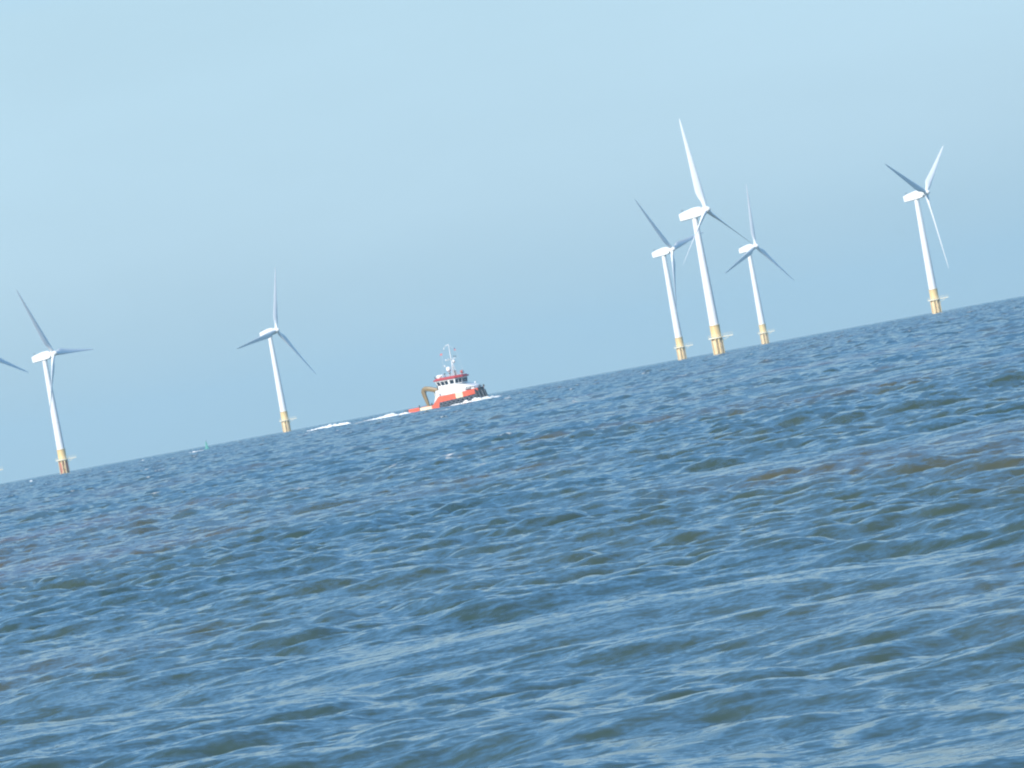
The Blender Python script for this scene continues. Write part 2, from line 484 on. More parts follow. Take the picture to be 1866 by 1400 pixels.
def turbine(mid, dist, k, alpha, pitch, label, red=False):
    loc = on_sea(mid[0], mid[1], dist)
    view = math.atan2(loc.x, loc.y)
    t = empty('wind_turbine', loc, -view)           # local -y looks back at the shore
    tag(t, label, 'wind turbine', 'white wind turbines standing in the sea')
    for n in ('tower', 'transition_piece', 'platform', 'boat_landing'):
        link(n, ME[n], parent=t)
    link('monopile', ME_PILE_RED if red else ME_PILE, parent=t)
    if red:
        link('cross_brace', ME_BRACE, parent=t)
    rl = link('railing', ME['railing'], parent=[c for c in t.children if c.name.startswith('platform')][0])
    for a in (-58, 52, 128):
        j = link('cable_tube', ME['cable_tube'], parent=t)
        j.rotation_euler = (0, 0, math.radians(a))
    axis_h = Vector((math.sqrt(1 - k * k), -k, 0))
    tilt = math.radians(5)
    yaw = math.atan2(axis_h.y, axis_h.x)
    Mn = Matrix.Translation((0, 0, HUB_H - 0.1)) @ Matrix.Rotation(yaw, 4, 'Z') @ Matrix.Rotation(-tilt, 4, 'Y') @ Matrix.Translation((1.2, 0, 0))
    nac = link('nacelle', ME['nacelle'], parent=t); nac.matrix_local = Mn
    link('wind_vane', ME['wind_vane'], parent=nac)
    hub = link('hub', ME['hub'], parent=t); hub.matrix_local = Mn
    a_ax = (Mn.to_3x3() @ Vector((1, 0, 0))).normalized()
    e1 = Vector((k, math.sqrt(1 - k * k), 0)); e1.normalize()
    e2 = e1.cross(a_ax); e2 = e2 if e2.z > 0 else -e2
    centre = Mn @ Vector((4.7, 0, 0))
    for q in (0, 120, 240):
        th = math.radians(alpha + q)
        bdir = e1 * math.sin(th) + e2 * math.cos(th)
        tang = e1 * math.cos(th) - e2 * math.sin(th)
        p = math.radians(pitch[q // 120] if isinstance(pitch, tuple) else pitch)
        c = (tang * math.cos(p) + a_ax * math.sin(p)).normalized()
        nrm = bdir.cross(c).normalized()
        m3 = Matrix((c, nrm, bdir)).transposed()
        b = link('blade', ME['blade'], parent=hub)
        b.matrix_local = Mn.inverted() @ (Matrix.Translation(centre) @ m3.to_4x4())
    return t

turbine((-40, 765), 2650, .54, -11, 12, 'white wind turbine cut off by the left picture edge, only one blade tip showing')
turbine((100.5, 762), 3010, .52, -28.7, 26, 'white wind turbine with a rust red foot, leftmost of the whole ones', red=True)
turbine((508, 702), 3540, .65, 19.7, 15, 'white wind turbine standing alone behind the wake, between the green buoy and the red workboat')
turbine((1227, 562), 3270, .50, -40, 15, 'white wind turbine left in the close trio, one blade hanging along its tower')
turbine((1289, 523), 2500, .46, -3, 52, 'tallest white wind turbine, middle of the close trio, one blade pointing straight up')
turbine((1381, 549), 3680, .60, 10, 15, 'smallest white wind turbine, on the right of the close trio')
turbine((1689, 467), 2990, .45, 55.7, (42, 46, 16), 'white wind turbine alone at the far right, one long blade slanting down beside its tower')

# ------------------------------------------------------------------ the workboat
PHI = math.radians(25)
SHIP_D = 1800.0
def hb(x):
    return lerp([-0.2, 0.5, 2, 19, 21, 23, 24.6, 25.5, 26.0, 26.2], [3.7, 4.3, 4.5, 4.5, 4.3, 3.75, 2.9, 2.0, 1.0, 0.3], x)

anchor = on_sea(798.7, 721.5, SHIP_D)          # starboard shoulder of the hull
fw = Vector((math.cos(PHI), -math.sin(PHI), 0)); pt = Vector((math.sin(PHI), math.cos(PHI), 0))
CX = 13.0
sl = anchor - fw * (13.0 - CX) + pt * 4.5
sl.z = drop(sl.x, sl.y) + 0.05
ship = empty('workboat', sl, -PHI)
tag(ship, 'red and white workboat with black tyre fenders and ochre crane, steaming right through white spray', 'boat')

def spart(name, bm, mat, parent=None, label=None, ang=None):
    """Part built in boat coordinates (x from the stern, y to port, z from the waterline)."""
    me = to_mesh(bm, name, ang)
    if parent is None or parent is ship:
        me.transform(Matrix.Translation((-CX, 0, 0)))
        o = link(name, me, mat, ship)
    else:
        me.transform(Matrix.Translation((-CX, 0, 0)))
        o = link(name, me, mat, parent)
    if label: o['label'] = label
    return o

# hull
bm = bmesh.new()
rows = []
for x in list(np.linspace(-0.2, 11.6, 8)) + [12.2, 12.8] + list(np.linspace(13.5, 24, 8)) + [24.8, 25.4, 25.8, 26.0, 26.2]:
    w = hb(x)
    zt = lerp([0, 11.6, 12.8, 26.2], [0.35, 0.4, 1.7, 2.45], x)
    flare = lerp([0, 15, 26.2], [0.95, 0.93, 0.6], x)
    rows.append([(x, -w * flare * 0.8, -1.6), (x, -w * flare, -0.4), (x, -w, zt), (x, w, zt), (x, w * flare, -0.4), (x, w * flare * 0.8, -1.6)])
rings(bm, rows)
hull = spart('hull', bm, M_HULLBLK)

def panel(name, xs, zlo, zhi, mat, label=None, t=0.16, out=0.05, parent=None, lean=0.0):
    for s in (-1, 1):
        bm = bmesh.new()
        rows = []
        for x in xs:
            w = hb(x) + out
            rows.append([(x, s * w, zlo(x)), (x, s * (w + lean), zhi(x)), (x, s * (w + lean - t), zhi(x)), (x, s * (w - t), zlo(x))])
        rings(bm, rows)
        spart(name, bm, mat, parent, label)

I = lambda a, b: (lambda x: lerp(a, b, x))
panel('bulwark', list(np.linspace(2.4, 6.0, 6)), I([2, 6], [0.02, 0.02]), I([2.4, 6], [1.2, 1.3]), M_RED, 'low red bulwark at the stern')
panel('bulwark', list(np.linspace(6.2, 10.2, 6)), I([6, 10], [0.12, 0.12]), I([6, 10.2], [1.05, 1.1]), M_CREAM, 'cream bulwark of the low work deck')
panel('bulwark', [2.4, 6, 10.2], I([2, 10], [-0.3, -0.3]), I([2, 10], [0.10, 0.10]), M_RED, 'narrow red strip along the waterline', out=0.02)
panel('bulwark', [10.2, 10.8, 11.3, 11.8, 12.3, 12.65, 12.95, 14, 15.5, 17, 18.7],
      I([10, 12.65, 12.95, 18.7], [0.0, 0.05, 1.7, 1.95]), I([10.2, 10.8, 12.2, 13.0, 18.7], [1.1, 1.25, 2.7, 3.5, 3.62]), M_RED, 'red side rising from the work deck to the house')
panel('bulwark', [18.72, 19.4, 20.2, 20.98], I([18.7, 21.4], [1.96, 2.08]), I([18.7, 21.4], [3.62, 3.7]), M_CREAM, 'cream patch amidships in the red side')
panel('bulwark', [21.0, 21.4, 22, 22.6, 23.2, 23.8, 24.4, 24.9, 25.3], I([21.0, 25.4], [2.08, 2.4]), I([21.0, 25.4], [3.70, 4.0]), M_RED, 'red bulwark of the bow')
panel('gusset_plate', [11.25, 11.9, 12.5, 13.0, 13.4], I([11.25, 12.2, 13.0, 13.4], [1.75, 2.72, 3.52, 3.55]), I([11.25, 11.35, 13.2, 13.4], [1.8, 2.9, 4.7, 4.8]), M_SHIPW, out=0.0)
# decks
bm = bmesh.new()
rings(bm, [[(x, -hb(x) + 0.15, z0), (x, hb(x) - 0.15, z0), (x, hb(x) - 0.15, z0 + 0.12), (x, -hb(x) + 0.15, z0 + 0.12)] for x, z0 in ((0.2, 0.38), (5, 0.38), (11.4, 0.42))])
spart('work_deck', bm, M_DECK)
bm = bmesh.new()
rings(bm, [[(x, -hb(x) + 0.12, z0), (x, hb(x) - 0.12, z0), (x, hb(x) - 0.12, z0 + 0.15), (x, -hb(x) + 0.12, z0 + 0.15)]
           for x, z0 in ((12.9, 2.0), (18, 2.2), (21, 2.35), (23, 2.45), (24.6, 2.55), (25.4, 2.6))])
spart('foredeck', bm, M_DECK)
# stern rails and post
bm = bmesh.new()
for s in (-1, 1):
    add_tube(bm, [(-0.3, s * 3.6, 0.25), (0.3, s * 4.1, 0.7), (1.3, s * 4.4, 1.0), (2.4, s * 4.5, 1.15)], 0.11, 8)
    for x, z in ((0.4, 0.75), (1.3, 1.0)):
        add_tube(bm, [(x, s * hb(x) * 0.97, 0.2), (x, s * hb(x) * 0.97, z)], 0.08, 6)
add_tube(bm, [(-0.3, -3.6, 0.25), (-0.45, 0, 0.3), (-0.3, 3.6, 0.25)], 0.3, 10)
spart('stern_rail', bm, M_STEEL)
for s in (-1, 1):
    bm = bmesh.new()
    add_tube(bm, [(6.1, s * 4.45, 0.2), (6.1, s * 4.45, 1.95)], 0.14, 8)
    add_tube(bm, [(5.85, s * 4.45, 1.7), (6.35, s * 4.45, 1.7)], 0.09, 8)
    spart('bollard', bm, M_STEEL)

# tyre fenders along the starboard side
def tyre_mesh():
    bm = bmesh.new()
    n, m = 20, 10
    vs = []
    for i in range(n):
        a = 2 * math.pi * i / n
        vs.append([bm.verts.new((math.cos(a) * (0.52 + 0.17 * math.cos(2 * math.pi * j / m)), 0.16 * math.sin(2 * math.pi * j / m), math.sin(a) * (0.52 + 0.17 * math.cos(2 * math.pi * j / m)))) for j in range(m)])
    for i in range(n):
        for j in range(m):
            bm.faces.new((vs[i][j], vs[(i + 1) % n][j], vs[(i + 1) % n][(j + 1) % m], vs[i][(j + 1) % m]))
    return to_mesh(bm, 'tyre_fender', 60)
TY = set_mats(tyre_mesh(), M_TYRE)
xs = [13.6, 15.05, 16.5, 17.95, 19.4, 20.85, 22.2, 23.4, 24.5]
for x in xs:
    o = link('tyre_fender', TY, parent=ship)
    slope = math.atan2(hb(x + 0.3) - hb(x - 0.3), 0.6)
    z = lerp([13, 25], [0.95, 1.45], x)
    o.location = (x - CX, -(hb(x) + 0.12), z)
    o.rotation_euler = (0, random.uniform(-.1, .1), -slope)
# bow fender, rounded black pushing knees
bm = bmesh.new()
rows = []
for i in range(13):
    y = -3.0 + 6.0 * i / 12
    xb = 26.15 - 0.16 * abs(y) ** 1.9
    top = 4.1 - 0.10 * abs(y)
    rows.append([(xb - 1.0, y * .97, 0.0), (xb + 0.35, y, 0.0), (xb + 0.5, y, 0.9), (xb + 0.2, y, 1.9), (xb - 0.15, y, 3.2), (xb - 0.35, y, top), (xb - 0.9, y * .97, top)])
rings(bm, rows)
bow = spart('bow_fender', bm, M_RUBBER, ang=50)
for y in (-1.5, 1.5):
    bm = bmesh.new()
    add_box(bm, (25.6, y, 4.35), (0.5, 0.4, 0.7), 0.06)
    spart('bow_post', bm, M_STEEL)
for y in (-2.4, -1.2, 0, 1.2, 2.4):
    bm = bmesh.new()
    xb = 26.15 - 0.16 * abs(y) ** 1.9
    add_tube(bm, [(xb + 0.55, y, 0.1), (xb + 0.62, y, 0.9), (xb + 0.34, y, 1.9), (xb, y, 3.2)], 0.16, 8)
    spart('fender_rib', bm, M_TYRE, bow)

# deckhouse with sloping front
bm = bmesh.new()
rows = []
for x, w, zt in ((13.1, 3.75, 6.25), (15, 3.8, 6.25), (18.6, 3.8, 6.2), (20.4, 3.55, 6.0), (22.6, 3.05, 5.35), (24.3, 2.3, 4.75), (24.7, 1.9, 4.2)):
    c = 0.25
    rows.append([(x, -w, 2.1), (x, -w, zt - c), (x, -w + c, zt), (x, w - c, zt), (x, w, zt - c), (x, w, 2.1)])
rings(bm, rows)
house = spart('deckhouse', bm, M_SHIPW, ang=25)
bm = bmesh.new()
add_box(bm, (14.2, -3.83, 4.5), (0.75, 0.06, 1.75), 0.02)
spart('door', bm, M_SHIPW, house)
for y in (-1, 1):
    bm = bmesh.new()
    add_tube(bm, [(22.0, y * 3.3, 4.7), (23.2, y * 3.0, 4.7), (24.4, y * 2.35, 4.55)], 0.07, 6)
    for x, w in ((22.0, 3.3), (23.2, 3.0), (24.4, 2.35)):
        add_tube(bm, [(x, y * w, 3.9), (x, y * w, 4.7)], 0.06, 6)
    add_box(bm, (22.6, y * 3.45, 4.15), (1.5, 0.5, 0.35), 0.05)
    spart('hand_rail', bm, M_STEEL)

# wheelhouse: faceted, leaning outwards to the roof
def wh(z):
    f = (z - 6.2) / 1.85
    a = 13.0 - 0.75 * f; w = 3.35 + 0.22 * f; fx = 0.22 * f
    return [(a, -w, z), (18.7 + fx, -w, z), (20.4 + fx, -1.9 - 0.08 * f, z), (20.4 + fx, 1.9 + 0.08 * f, z), (18.7 + fx, w, z), (a, w, z)]
bm = bmesh.new()
add_prism(bm, wh(6.22), wh(8.06))
wheel = spart('wheelhouse', bm, M_SHIPW)
def window_on(i, s0, s1, z0=6.55, z1=7.72):
    lo, hi = wh(z0), wh(z1)
    n = len(lo); j = (i + 1) % n
    P = lambda ring, s: Vector(ring[i]).lerp(Vector(ring[j]), s)
    q = [P(lo, s0), P(lo, s1), P(hi, s1), P(hi, s0)]
    nrm = (q[1] - q[0]).cross(q[3] - q[0]).normalized()
    bm = bmesh.new()
    rings(bm, [[p - nrm * 0.03 for p in q], [p + nrm * 0.035 for p in q]])
    spart('window', bm, M_GLASS, wheel)
for s0, s1 in ((0.04, 0.20), (0.245, 0.42), (0.455, 0.62), (0.72, 0.94)):
    window_on(0, s0, s1)
    window_on(4, 1 - s1, 1 - s0)
for i in (1, 3):
    window_on(i, 0.06, 0.46); window_on(i, 0.54, 0.94)
for s0, s1 in ((0.05, 0.32), (0.37, 0.63), (0.68, 0.95)):
    window_on(2, s0, s1)
window_on(5, 0.1, 0.4); window_on(5, 0.6, 0.9)
# roof
def plan(z, g):
    return [(12.2 - g, -3.6 - g, z), (19.0 + g * .4, -3.6 - g, z), (20.8 + g, -2.05 - g * .4, z), (20.8 + g, 2.05 + g * .4, z), (19.0 + g * .4, 3.6 + g, z), (12.2 - g, 3.6 + g, z)]
bm = bmesh.new()
rings(bm, [plan(8.07, 0.12), plan(8.1, 0.3), plan(8.4, 0.3), plan(8.62, -0.15), plan(8.85, -0.35)])
roof = spart('roof', bm, M_ROOFRED)
bm = bmesh.new()
add_tube(bm, [(x, y, z) for x, y, z in plan(9.45, -0.5)] + [plan(9.45, -0.5)[0]], 0.035, 5)
for x, y, z in plan(8.8, -0.5):
    add_tube(bm, [(x, y, 8.8), (x, y, 9.46)], 0.035, 5)
for x in (13.6, 15, 16.4, 17.8):
    for y in (-3.1, 3.1):
        add_tube(bm, [(x, y, 8.8), (x, y, 9.46)], 0.035, 5)
spart('roof_rail', bm, M_GREYM, roof)
# on the roof
bm = bmesh.new()
add_tube(bm, [(12.7, -2.6, 9.35), (12.85, -2.6, 9.35), (14.1, -2.6, 9.35), (14.25, -2.6, 9.35)], [0.3, 0.48, 0.48, 0.3], 16)
add_box(bm, (13.4, -2.6, 8.92), (0.9, 0.7, 0.3))
spart('liferaft_canister', bm, M_SHIPW, ang=50)
bm = bmesh.new()
add_tube(bm, [(15.8, 0.0, 8.8), (15.8, 0.0, 10.4)], 0.13, 10)
add_ball(bm, (15.8, 0.0, 11.0), 0.75, 1.1, 24)
spart('radar_dome', bm, M_SHIPW, ang=60)
bm = bmesh.new()
add_tube(bm, [(15.8, 0.35, 10.6), (15.0, 0.35, 11.6), (14.6, 0.35, 12.0)], 0.06, 6)
add_ball(bm, (14.6, 0.35, 12.15), 0.26)
spart('antenna', bm, M_SHIPW, ang=60)
for x, y, h, r, m in ((15.0, -1.6, 1.0, 0.16, M_STEEL), (16.6, -1.4, 0.9, 0.2, M_STEEL), (18.6, -1.0, 1.0, 0.12, M_GREYM), (19.2, 0.9, 0.8, 0.1, M_GREYM), (14.6, -2.9, 0.75, 0.2, M_SHIPW)):
    bm = bmesh.new()
    add_tube(bm, [(x, y, 8.8), (x, y, 8.8 + h)], r * 0.5, 8)
    add_tube(bm, [(x - r, y, 8.8 + h), (x + r * 1.3, y, 8.8 + h + 0.05)], [r, r * 1.25], 12)
    spart('searchlight', bm, m, ang=50)
bm = bmesh.new()
add_tube(bm, [(18.0, -0.3, 8.8), (18.0, -0.3, 10.15), (17.8, -0.3, 10.3)], [0.34, 0.3, 0.25], 14)
spart('funnel', bm, M_STEEL, ang=50)
bm = bmesh.new()
add_tube(bm, [(20.0, 0, 8.7), (20.0, 0, 9.25)], 0.16, 8)
add_tube(bm, [(19.7, 0, 9.6), (20.4, 0, 9.62)], [0.42, 0.5], 16)
lamp = spart('searchlight', bm, M_LAMPR, label='big round searchlight with a red housing', ang=50)
bm = bmesh.new()
add_tube(bm, [(20.39, 0, 9.62), (20.45, 0, 9.62)], 0.36, 16)
spart('lens', bm, M_SHIPW, lamp)
# mast
bm = bmesh.new()
add_tube(bm, [(17.3, 0, 8.8), (17.3, 0, 12.2), (17.3, 0, 14.6), (17.25, 0, 18.6)], [0.22, 0.2, 0.17, 0.09], 12)
for dy in (-0.9, 0.9):
    add_tube(bm, [(17.0, dy, 8.8), (17.25, 0, 13.2)], 0.08, 8)
add_tube(bm, [(18.5, 0, 8.8), (17.3, 0, 13.4)], 0.08, 8)
for z in (10.2, 11.5):
    add_tube(bm, [(17.1, -0.55, z), (17.1, 0.55, z)], 0.05, 6)
add_tube(bm, [(17.3, -2.0, 13.9), (17.3, 2.0, 13.9)], 0.07, 8)
add_tube(bm, [(15.5, 0, 13.7), (19.0, 0, 14.0)], 0.07, 8)
add_tube(bm, [(17.25, 0, 18.3), (16.5, 0, 18.2), (15.9, 0, 17.9), (15.55, 0, 17.4)], [0.10, 0.10, 0.09, 0.06], 8)
mast = spart('mast', bm, M_GREYM, ang=50)
for p, r in (((15.5, 0, 17.3), 0.2), ((15.5, 0, 13.85), 0.24), ((17.3, -1.95, 14.1), 0.14), ((17.3, 1.95, 14.1), 0.14)):
    bm = bmesh.new(); add_ball(bm, p, r, 1.1, 14)
    spart('navigation_light', bm, M_SHIPW, mast, ang=60)
for p in ((18.9, 0, 14.3), (18.3, 0, 14.35)):
    bm = bmesh.new(); add_tube(bm, [p, (p[0], p[1], p[2] + 0.45)], 0.12, 10)
    spart('horn', bm, M_STEEL, mast)
bm = bmesh.new(); add_ball(bm, (18.0, 0, 13.15), 0.44, 1.15, 18)
add_tube(bm, [(17.3, 0, 12.6), (18.0, 0, 12.65)], 0.06, 6)
spart('satellite_dome', bm, M_SHIPW, ang=60)
# halyards and flags
def flag(p, w, h, mat, sgn):
    bm = bmesh.new()
    nx, ny = 8, 4
    g = [[[bm.verts.new((p[0] + sgn * w * i / nx, p[1] + 0.12 * math.sin(i * 1.1) + d, p[2] - h * j / ny - 0.10 * i / nx)) for j in range(ny + 1)] for i in range(nx + 1)] for d in (0, 0.02)]
    for i in range(nx):
        for j in range(ny):
            bm.faces.new((g[0][i][j], g[0][i + 1][j], g[0][i + 1][j + 1], g[0][i][j + 1]))
            bm.faces.new((g[1][i][j], g[1][i][j + 1], g[1][i + 1][j + 1], g[1][i + 1][j]))
    spart('flag', bm, mat, mast, ang=80)
flag((14.6, 0, 16.1), 0.75, 0.55, M_FLAGR, -1)
flag((18.9, 0.5, 17.1), 0.5, 0.4, M_FLAGB, -1)
flag((19.1, 0.5, 16.7), 0.55, 0.4, M_FLAGR, -1)
bm = bmesh.new()
add_tube(bm, [(15.6, 0, 17.2), (14.6, 0, 15.8), (13.5, 0.2, 9.2)], 0.025, 5)
add_tube(bm, [(17.2, 0, 18.3), (19.1, 0.5, 16.4), (20.3, 0.8, 9.2)], 0.025, 5)
spart('halyard', bm, M_GREYM, mast)
# exhausts behind the wheelhouse
for dx, y, h in ((0, -1.2, 9.5), (0.35, -2.1, 8.4), (0.5, 1.4, 9.2)):
    bm = bmesh.new()
    add_tube(bm, [(11.9 + dx, y, 4.0), (11.7 + dx, y, h - 0.8), (11.3 + dx, y, h)], [0.22, 0.18, 0.13], 10)
    spart('exhaust_pipe', bm, M_STEEL, ang=50)
bm = bmesh.new()
add_box(bm, (12.3, 0, 3.6), (1.5, 6.4, 3.4), 0.15)
spart('deck_locker', bm, M_GREYM)
# crane
bm = bmesh.new()
add_tube(bm, [(10.7, 0, 0.5), (10.7, 0, 4.6), (10.6, 0, 5.3)], [0.62, 0.55, 0.6], 18)
crane = spart('crane_pedestal', bm, M_CRANE, ang=50)
def beam(pts, wh_):
    bm = bmesh.new(); rows = []
    pts = [Vector(p) for p in pts]
    for i, p in enumerate(pts):
        t = (pts[min(i + 1, len(pts) - 1)] - pts[max(i - 1, 0)]).normalized()
        u = Vector((0, 1, 0)); v = t.cross(u).normalized()
        w, h = wh_[i]; c = 0.28
        rows.append([p + u * a * w / 2 + v * b * h / 2 for a, b in ((-1, -1 + c), (-1 + c, -1), (1 - c, -1), (1, -1 + c), (1, 1 - c), (1 - c, 1), (-1 + c, 1), (-1, 1 - c))])
    rings(bm, rows)
    return bm
spart('crane_boom', beam([(11.2, 0, 5.25), (10.4, 0, 5.55), (8.2, 0, 6.25), (6.9, 0, 6.5), (6.2, 0, 6.25)], [(0.9, 1.15), (1.0, 1.35), (1.0, 1.4), (1.0, 1.35), (1.0, 1.0)]), M_CRANE, crane, ang=40)
spart('crane_jib', beam([(6.35, 0, 6.35), (6.15, 0, 5.6), (6.4, 0, 4.2), (6.75, 0, 2.8), (7.05, 0, 1.2)], [(0.9, 1.1), (0.95, 1.2), (0.9, 1.1), (0.8, 0.95), (0.65, 0.75)]), M_CRANE, crane, ang=40)
bm = bmesh.new()
add_tube(bm, [(9.9, 0.55, 2.4), (9.4, 0.55, 5.6)], 0.14, 8)
add_tube(bm, [(6.5, 0.5, 5.2), (7.6, 0.5, 6.1)], 0.11, 8)
spart('hydraulic_ram', bm, M_GALV, crane)
bm = bmesh.new()
add_tube(bm, [(9.2, -2.2, 0.9), (9.2, 2.2, 0.9)], 0.5, 16)
for y in (-2.3, 0, 2.3):
    add_tube(bm, [(9.2, y - .08, 0.9), (9.2, y + .08, 0.9)], 0.75, 18)
spart('winch', bm, M_STEEL, ang=40)
# fore mast light
bm = bmesh.new()
add_tube(bm, [(23.8, 0, 4.6), (23.8, 0, 5.5)], 0.05, 6)
add_ball(bm, (23.8, 0, 5.75), 0.3, 1.0, 14)
spart('bow_light', bm, M_SHIPW, ang=60)

# ------------------------------------------------------------------ foam thrown up by the boat, buoy and whitecaps
def foam_ridge(name, pts, label, cat, seed, step=0.35):
    """A mound of broken water along a path of (x, y, width, height) on the sea."""
    rng = np.random.default_rng(seed)
    P = np.array(pts, float)
    d = np.concatenate([[0], np.cumsum(np.hypot(np.diff(P[:, 0]), np.diff(P[:, 1])))])
    n = max(8, int(d[-1] / step)); s = np.linspace(0, d[-1], n)
    path = np.stack([np.interp(s, d, P[:, i]) for i in range(4)], -1)
    tx = np.gradient(path[:, 0]); ty = np.gradient(path[:, 1]); l = np.hypot(tx, ty); tx /= l; ty /= l
    m = 15
    ph = rng.uniform(0, 6.28, (5, 2)); fr = rng.uniform(0.5, 3.2, 5)
    crest = sum(np.sin(s * fr[i] + ph[i, 0]) for i in range(5)) / 5
    bm = bmesh.new(); rows = []
    for i in range(n):
        x, y, w, h = path[i]
        hh = h * max(0.2, 0.85 + 0.35 * crest[i] + 0.12 * math.sin(s[i] * 4.3 + ph[2, 0]) * math.sin(s[i] * 1.7 + ph[3, 0]) + 0.12 * rng.normal()); row = []
        for j in range(m):
            a = -1 + 2 * j / (m - 1)
            z = max(0, 1 - a * a) ** 0.8 * hh + rng.normal() * 0.10 * h * (1 - a * a)
            o = a * w / 2 + 0.12 * w * math.sin(s[i] * fr[0] * 1.3 + ph[1, 1])
            gx, gy = x - ty[i] * o, y + tx[i] * o
            row.append(bm.verts.new((gx, gy, drop(gx, gy) - 0.12 + z)))
        rows.append(row)
    for a, b in zip(rows, rows[1:]):
        for j in range(m - 1):
            bm.faces.new((a[j], a[j + 1], b[j + 1], b[j]))
    me = to_mesh(bm, name)
    me.polygons.foreach_set('use_smooth', [True] * len(me.polygons))
    o = link(name, me, M_FOAM)
    return tag(o, label, cat, kind='stuff')

def boat_xy(x, y):
    p = ship.location + fw * (x - CX) + pt * y
    return p.x, p.y
def bp(x, y, w, h):
    return (*boat_xy(x, y), w, h)
foam_ridge('bow_foam', [bp(13.5, -5.2, 0.5, 0.2), bp(17, -5.4, 0.9, 0.4), bp(20.5, -5.5, 1.5, 0.65), bp(23, -5.2, 2.0, 1.05), bp(25, -4.2, 2.4, 1.2), bp(27, -2.6, 2.6, 1.2),
                        bp(28.3, -0.4, 2.4, 1.0), bp(29.0, 2.0, 2.0, 0.8), bp(29.2, 5.0, 1.6, 0.5), bp(29.0, 7.5, 1.0, 0.2)],
           'white bow wave churned up round the front of the red workboat', 'foam', 3)
foam_ridge('wake_foam', [bp(5.8, -5.0, 0.5, 0.2), bp(3.5, -5.2, 1.2, 0.5), bp(0.5, -5.4, 1.8, 0.8), bp(-2.5, -5.2, 2.2, 0.9), (*on_sea(710, 761, 1830)[:2], 2.4, 1.1), (*on_sea(690, 764, 1850)[:2], 1.6, 0.6), (*on_sea(655, 769, 1880)[:2], 0.8, 0.25)],
           'white wake streaming off the stern of the red workboat', 'foam', 5)
foam_ridge('wake_foam', [(*on_sea(646, 773, 1900)[:2], 0.8, 0.3), (*on_sea(630, 776, 1905)[:2], 2.0, 0.9), (*on_sea(600, 781, 1920)[:2], 2.4, 1.0), (*on_sea(575, 786, 1930)[:2], 2.0, 0.7), (*on_sea(552, 789, 1945)[:2], 0.8, 0.25)],
           'detached white streak of wake beside the foot of the lone wind turbine', 'foam', 8)
foam_ridge('wash_foam', [(*on_sea(392, 821, 1990)[:2], 0.6, 0.2), (*on_sea(365, 825, 1990)[:2], 1.0, 0.42), (*on_sea(340, 829, 1995)[:2], 1.0, 0.42), (*on_sea(317, 833, 2000)[:2], 0.6, 0.15)],
           'thin white line of wash in front of the green buoy', 'foam', 9)
for i, (px, py, dist, lpx, h, where) in enumerate((
        (261, 843, 2150, 11, 0.7, 'small bright whitecap on the horizon left of the green buoy'),
        (277, 841, 2150, 5, 0.5, 'tiny whitecap just right of the bright one left of the buoy'),
        (57, 881, 2100, 9, 0.6, 'whitecap near the foot of the rust red turbine'),
        (11, 888, 2050, 7, 0.5, 'small whitecap touching the left end of the horizon'),
        (466, 805, 2300, 8, 0.4, 'faint whitecap between the buoy and the lone turbine'))):
    a = on_sea(px - lpx / 2, py, dist); c = on_sea(px, py, dist); b = on_sea(px + lpx / 2, py, dist)
    foam_ridge('whitecap', [(a.x, a.y, 0.6, h * .3), (c.x, c.y + 1, 1.4, h), (b.x, b.y, 0.6, h * .3)], where, 'whitecap', 20 + i, 0.15)

# ------------------------------------------------------------------ the buoy
bl = on_sea(377.5, 818, 2080); bl.z -= 0.05
buoy = empty('channel_buoy', bl, 0.3)
tag(buoy, 'small green channel buoy afloat on the horizon', 'buoy')
bm = bmesh.new(); add_lathe(bm, [(0.6, -0.7), (0.95, -0.5), (1.0, 0.35), (0.85, 0.55), (0.3, 0.6)], 24)
link('float', to_mesh(bm, 'float', 40), M_GREEN, buoy)
bm = bmesh.new()
for i in range(4):
    a = math.pi / 4 + i * math.pi / 2
    add_tube(bm, [(0.62 * math.cos(a), 0.62 * math.sin(a), 0.5), (0.22 * math.cos(a), 0.22 * math.sin(a), 2.3)], 0.07, 6)
for i in range(4):
    a = i * math.pi / 2
    rings(bm, [[(0.55 * math.cos(a + s), 0.55 * math.sin(a + s), 0.7) for s in (-.6, -.2, .2, .6)] , [(0.25 * math.cos(a + s), 0.25 * math.sin(a + s), 2.1) for s in (-.6, -.2, .2, .6)]], cap=False)
link('tower', to_mesh(bm, 'tower'), M_GREEN, buoy)
bm = bmesh.new(); add_lathe(bm, [(0.30, 2.3), (0.36, 2.35), (0.05, 3.0)], 16)
link('topmark', to_mesh(bm, 'topmark', 40), M_GREEN, buoy)
bm = bmesh.new(); add_tube(bm, [(0.12, 0, 2.9), (0.12, 0, 3.3)], 0.09, 8)
link('lantern', to_mesh(bm, 'lantern'), M_STEEL, buoy)

# ------------------------------------------------------------------ the air
HAZE_D = 0.00007
HAZE_COL = (0.54, 0.79, 0.91, 1)
bm = bmesh.new()
add_box(bm, (0, 0, (112 - 16) / 2), (2 * 13300, 2 * 13300, 112 + 16))
hz = bpy.data.materials.new('sea_air')
hz.use_nodes = True
nt = hz.node_tree
for n in list(nt.nodes):
    if n.type == 'BSDF_PRINCIPLED': nt.nodes.remove(n)
pv = nt.nodes.new('ShaderNodeVolumePrincipled')
pv.inputs['Color'].default_value = HAZE_COL
pv.inputs['Density'].default_value = HAZE_D
pv.inputs['Anisotropy'].default_value = 0.0
nt.links.new(pv.outputs[0], nt.nodes['Material Output'].inputs['Volume'])
haze = link('haze', to_mesh(bm, 'haze'), hz)
tag(haze, 'thin pale blue sea haze that softens the distant turbines', 'haze', kind='stuff')

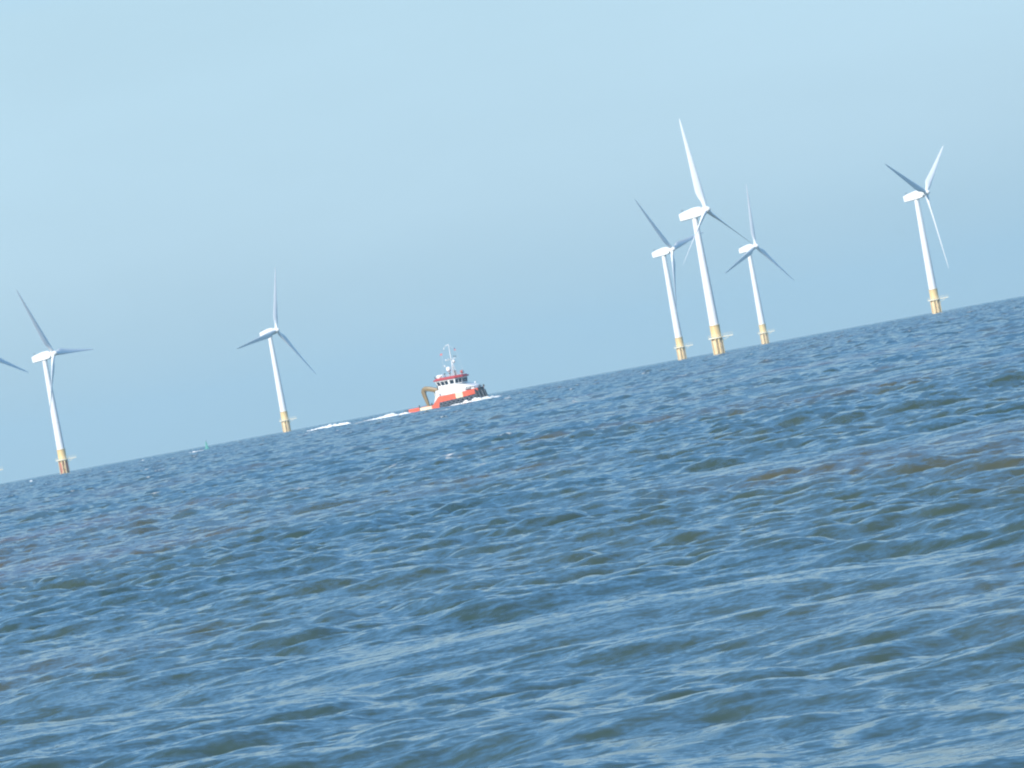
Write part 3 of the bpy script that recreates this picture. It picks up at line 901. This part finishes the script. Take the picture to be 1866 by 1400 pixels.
# ------------------------------------------------------------------ light and sky
SKY_C = [(.325, .48, .585), (.41, .575, .68), (.42, .605, .715), (.26, .49, .73), (.165, .42, .79), (.14, .38, .76), (.15, .34, .66)]  # stops above the frame brightened to lift shaded blades and blue the water
W = bpy.data.worlds.new('World'); S.world = W; W.use_nodes = True
nt = W.node_tree; N, L = nt.nodes, nt.links
bg = N['Background']
sky = N.new('ShaderNodeTexSky'); sky.sky_type = 'NISHITA'
sky.sun_disc = False
sky.sun_elevation = SUN_EL
sky.sun_rotation = math.pi + SUN_AZ
sky.air_density = 1.0; sky.dust_density = 0.4; sky.ozone_density = 2.0
bg.inputs['Strength'].default_value = 0.10
# hand-set sky colours by elevation: blue-grey at the horizon, clear-sky model only near zenith
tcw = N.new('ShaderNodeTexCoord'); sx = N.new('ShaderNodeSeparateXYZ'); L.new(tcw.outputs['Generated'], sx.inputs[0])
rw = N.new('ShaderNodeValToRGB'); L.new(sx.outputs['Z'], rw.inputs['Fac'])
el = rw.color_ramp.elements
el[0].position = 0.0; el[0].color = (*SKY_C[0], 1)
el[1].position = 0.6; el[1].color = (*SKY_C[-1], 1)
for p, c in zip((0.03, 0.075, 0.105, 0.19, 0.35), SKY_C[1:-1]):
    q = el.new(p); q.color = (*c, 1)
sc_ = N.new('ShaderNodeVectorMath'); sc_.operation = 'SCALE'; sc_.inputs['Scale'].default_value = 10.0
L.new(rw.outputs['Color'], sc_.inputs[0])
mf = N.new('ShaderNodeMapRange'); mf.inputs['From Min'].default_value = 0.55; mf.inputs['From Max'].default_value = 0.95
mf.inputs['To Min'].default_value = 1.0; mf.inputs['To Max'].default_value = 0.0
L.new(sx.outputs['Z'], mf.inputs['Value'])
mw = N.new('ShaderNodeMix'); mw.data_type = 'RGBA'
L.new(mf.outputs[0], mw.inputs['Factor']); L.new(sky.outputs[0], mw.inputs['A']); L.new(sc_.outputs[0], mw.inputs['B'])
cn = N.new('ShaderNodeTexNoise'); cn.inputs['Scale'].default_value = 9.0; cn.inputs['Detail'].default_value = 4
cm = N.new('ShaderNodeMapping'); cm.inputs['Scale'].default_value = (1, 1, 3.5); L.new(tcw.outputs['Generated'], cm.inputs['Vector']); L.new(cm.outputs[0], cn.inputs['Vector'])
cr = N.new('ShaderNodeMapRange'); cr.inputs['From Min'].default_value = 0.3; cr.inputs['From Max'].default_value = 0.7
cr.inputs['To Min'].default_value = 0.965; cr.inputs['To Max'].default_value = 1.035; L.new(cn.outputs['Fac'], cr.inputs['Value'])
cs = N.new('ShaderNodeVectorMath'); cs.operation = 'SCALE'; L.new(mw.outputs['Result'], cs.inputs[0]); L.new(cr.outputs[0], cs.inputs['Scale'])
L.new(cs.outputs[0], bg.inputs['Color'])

sd = bpy.data.lights.new('sun', 'SUN'); sd.energy = 5.0; sd.angle = math.radians(0.53); sd.color = (1.0, 0.95, 0.88)
so = bpy.data.objects.new('sun', sd); COL.objects.link(so)
to_sun = Vector((-math.sin(SUN_AZ) * math.cos(SUN_EL), -math.cos(SUN_AZ) * math.cos(SUN_EL), math.sin(SUN_EL)))
so.rotation_euler = to_sun.to_track_quat('Z', 'Y').to_euler()
so.location = to_sun * 300

# ------------------------------------------------------------------ camera
cd = bpy.data.cameras.new('camera'); cam = bpy.data.objects.new('camera', cd); COL.objects.link(cam)
cd.sensor_width = 36; cd.lens = F_PX / 1866 * 36
cd.clip_start = 0.5; cd.clip_end = 40000
fwd = Vector((0, math.cos(PITCH), math.sin(PITCH))); up0 = Vector((0, -math.sin(PITCH), math.cos(PITCH))); rx = Vector((1, 0, 0))
right = rx * math.cos(ROLL) - up0 * math.sin(ROLL); up = rx * math.sin(ROLL) + up0 * math.cos(ROLL)
cam.matrix_world = Matrix.Translation((0, 0, CAM_H)) @ Matrix((right, up, -fwd)).transposed().to_4x4()
S.camera = cam

S.render.engine = 'CYCLES'
S.view_settings.view_transform = 'Standard'
S.view_settings.look = 'None'
S.view_settings.exposure = 0.3
S.view_settings.gamma = 1.0
S.cycles.max_bounces = 6
S.cycles.volume_bounces = 1
S.cycles.use_denoising = True
S.cycles.denoising_prefilter = 'ACCURATE'
S.cycles.filter_width = 2.15
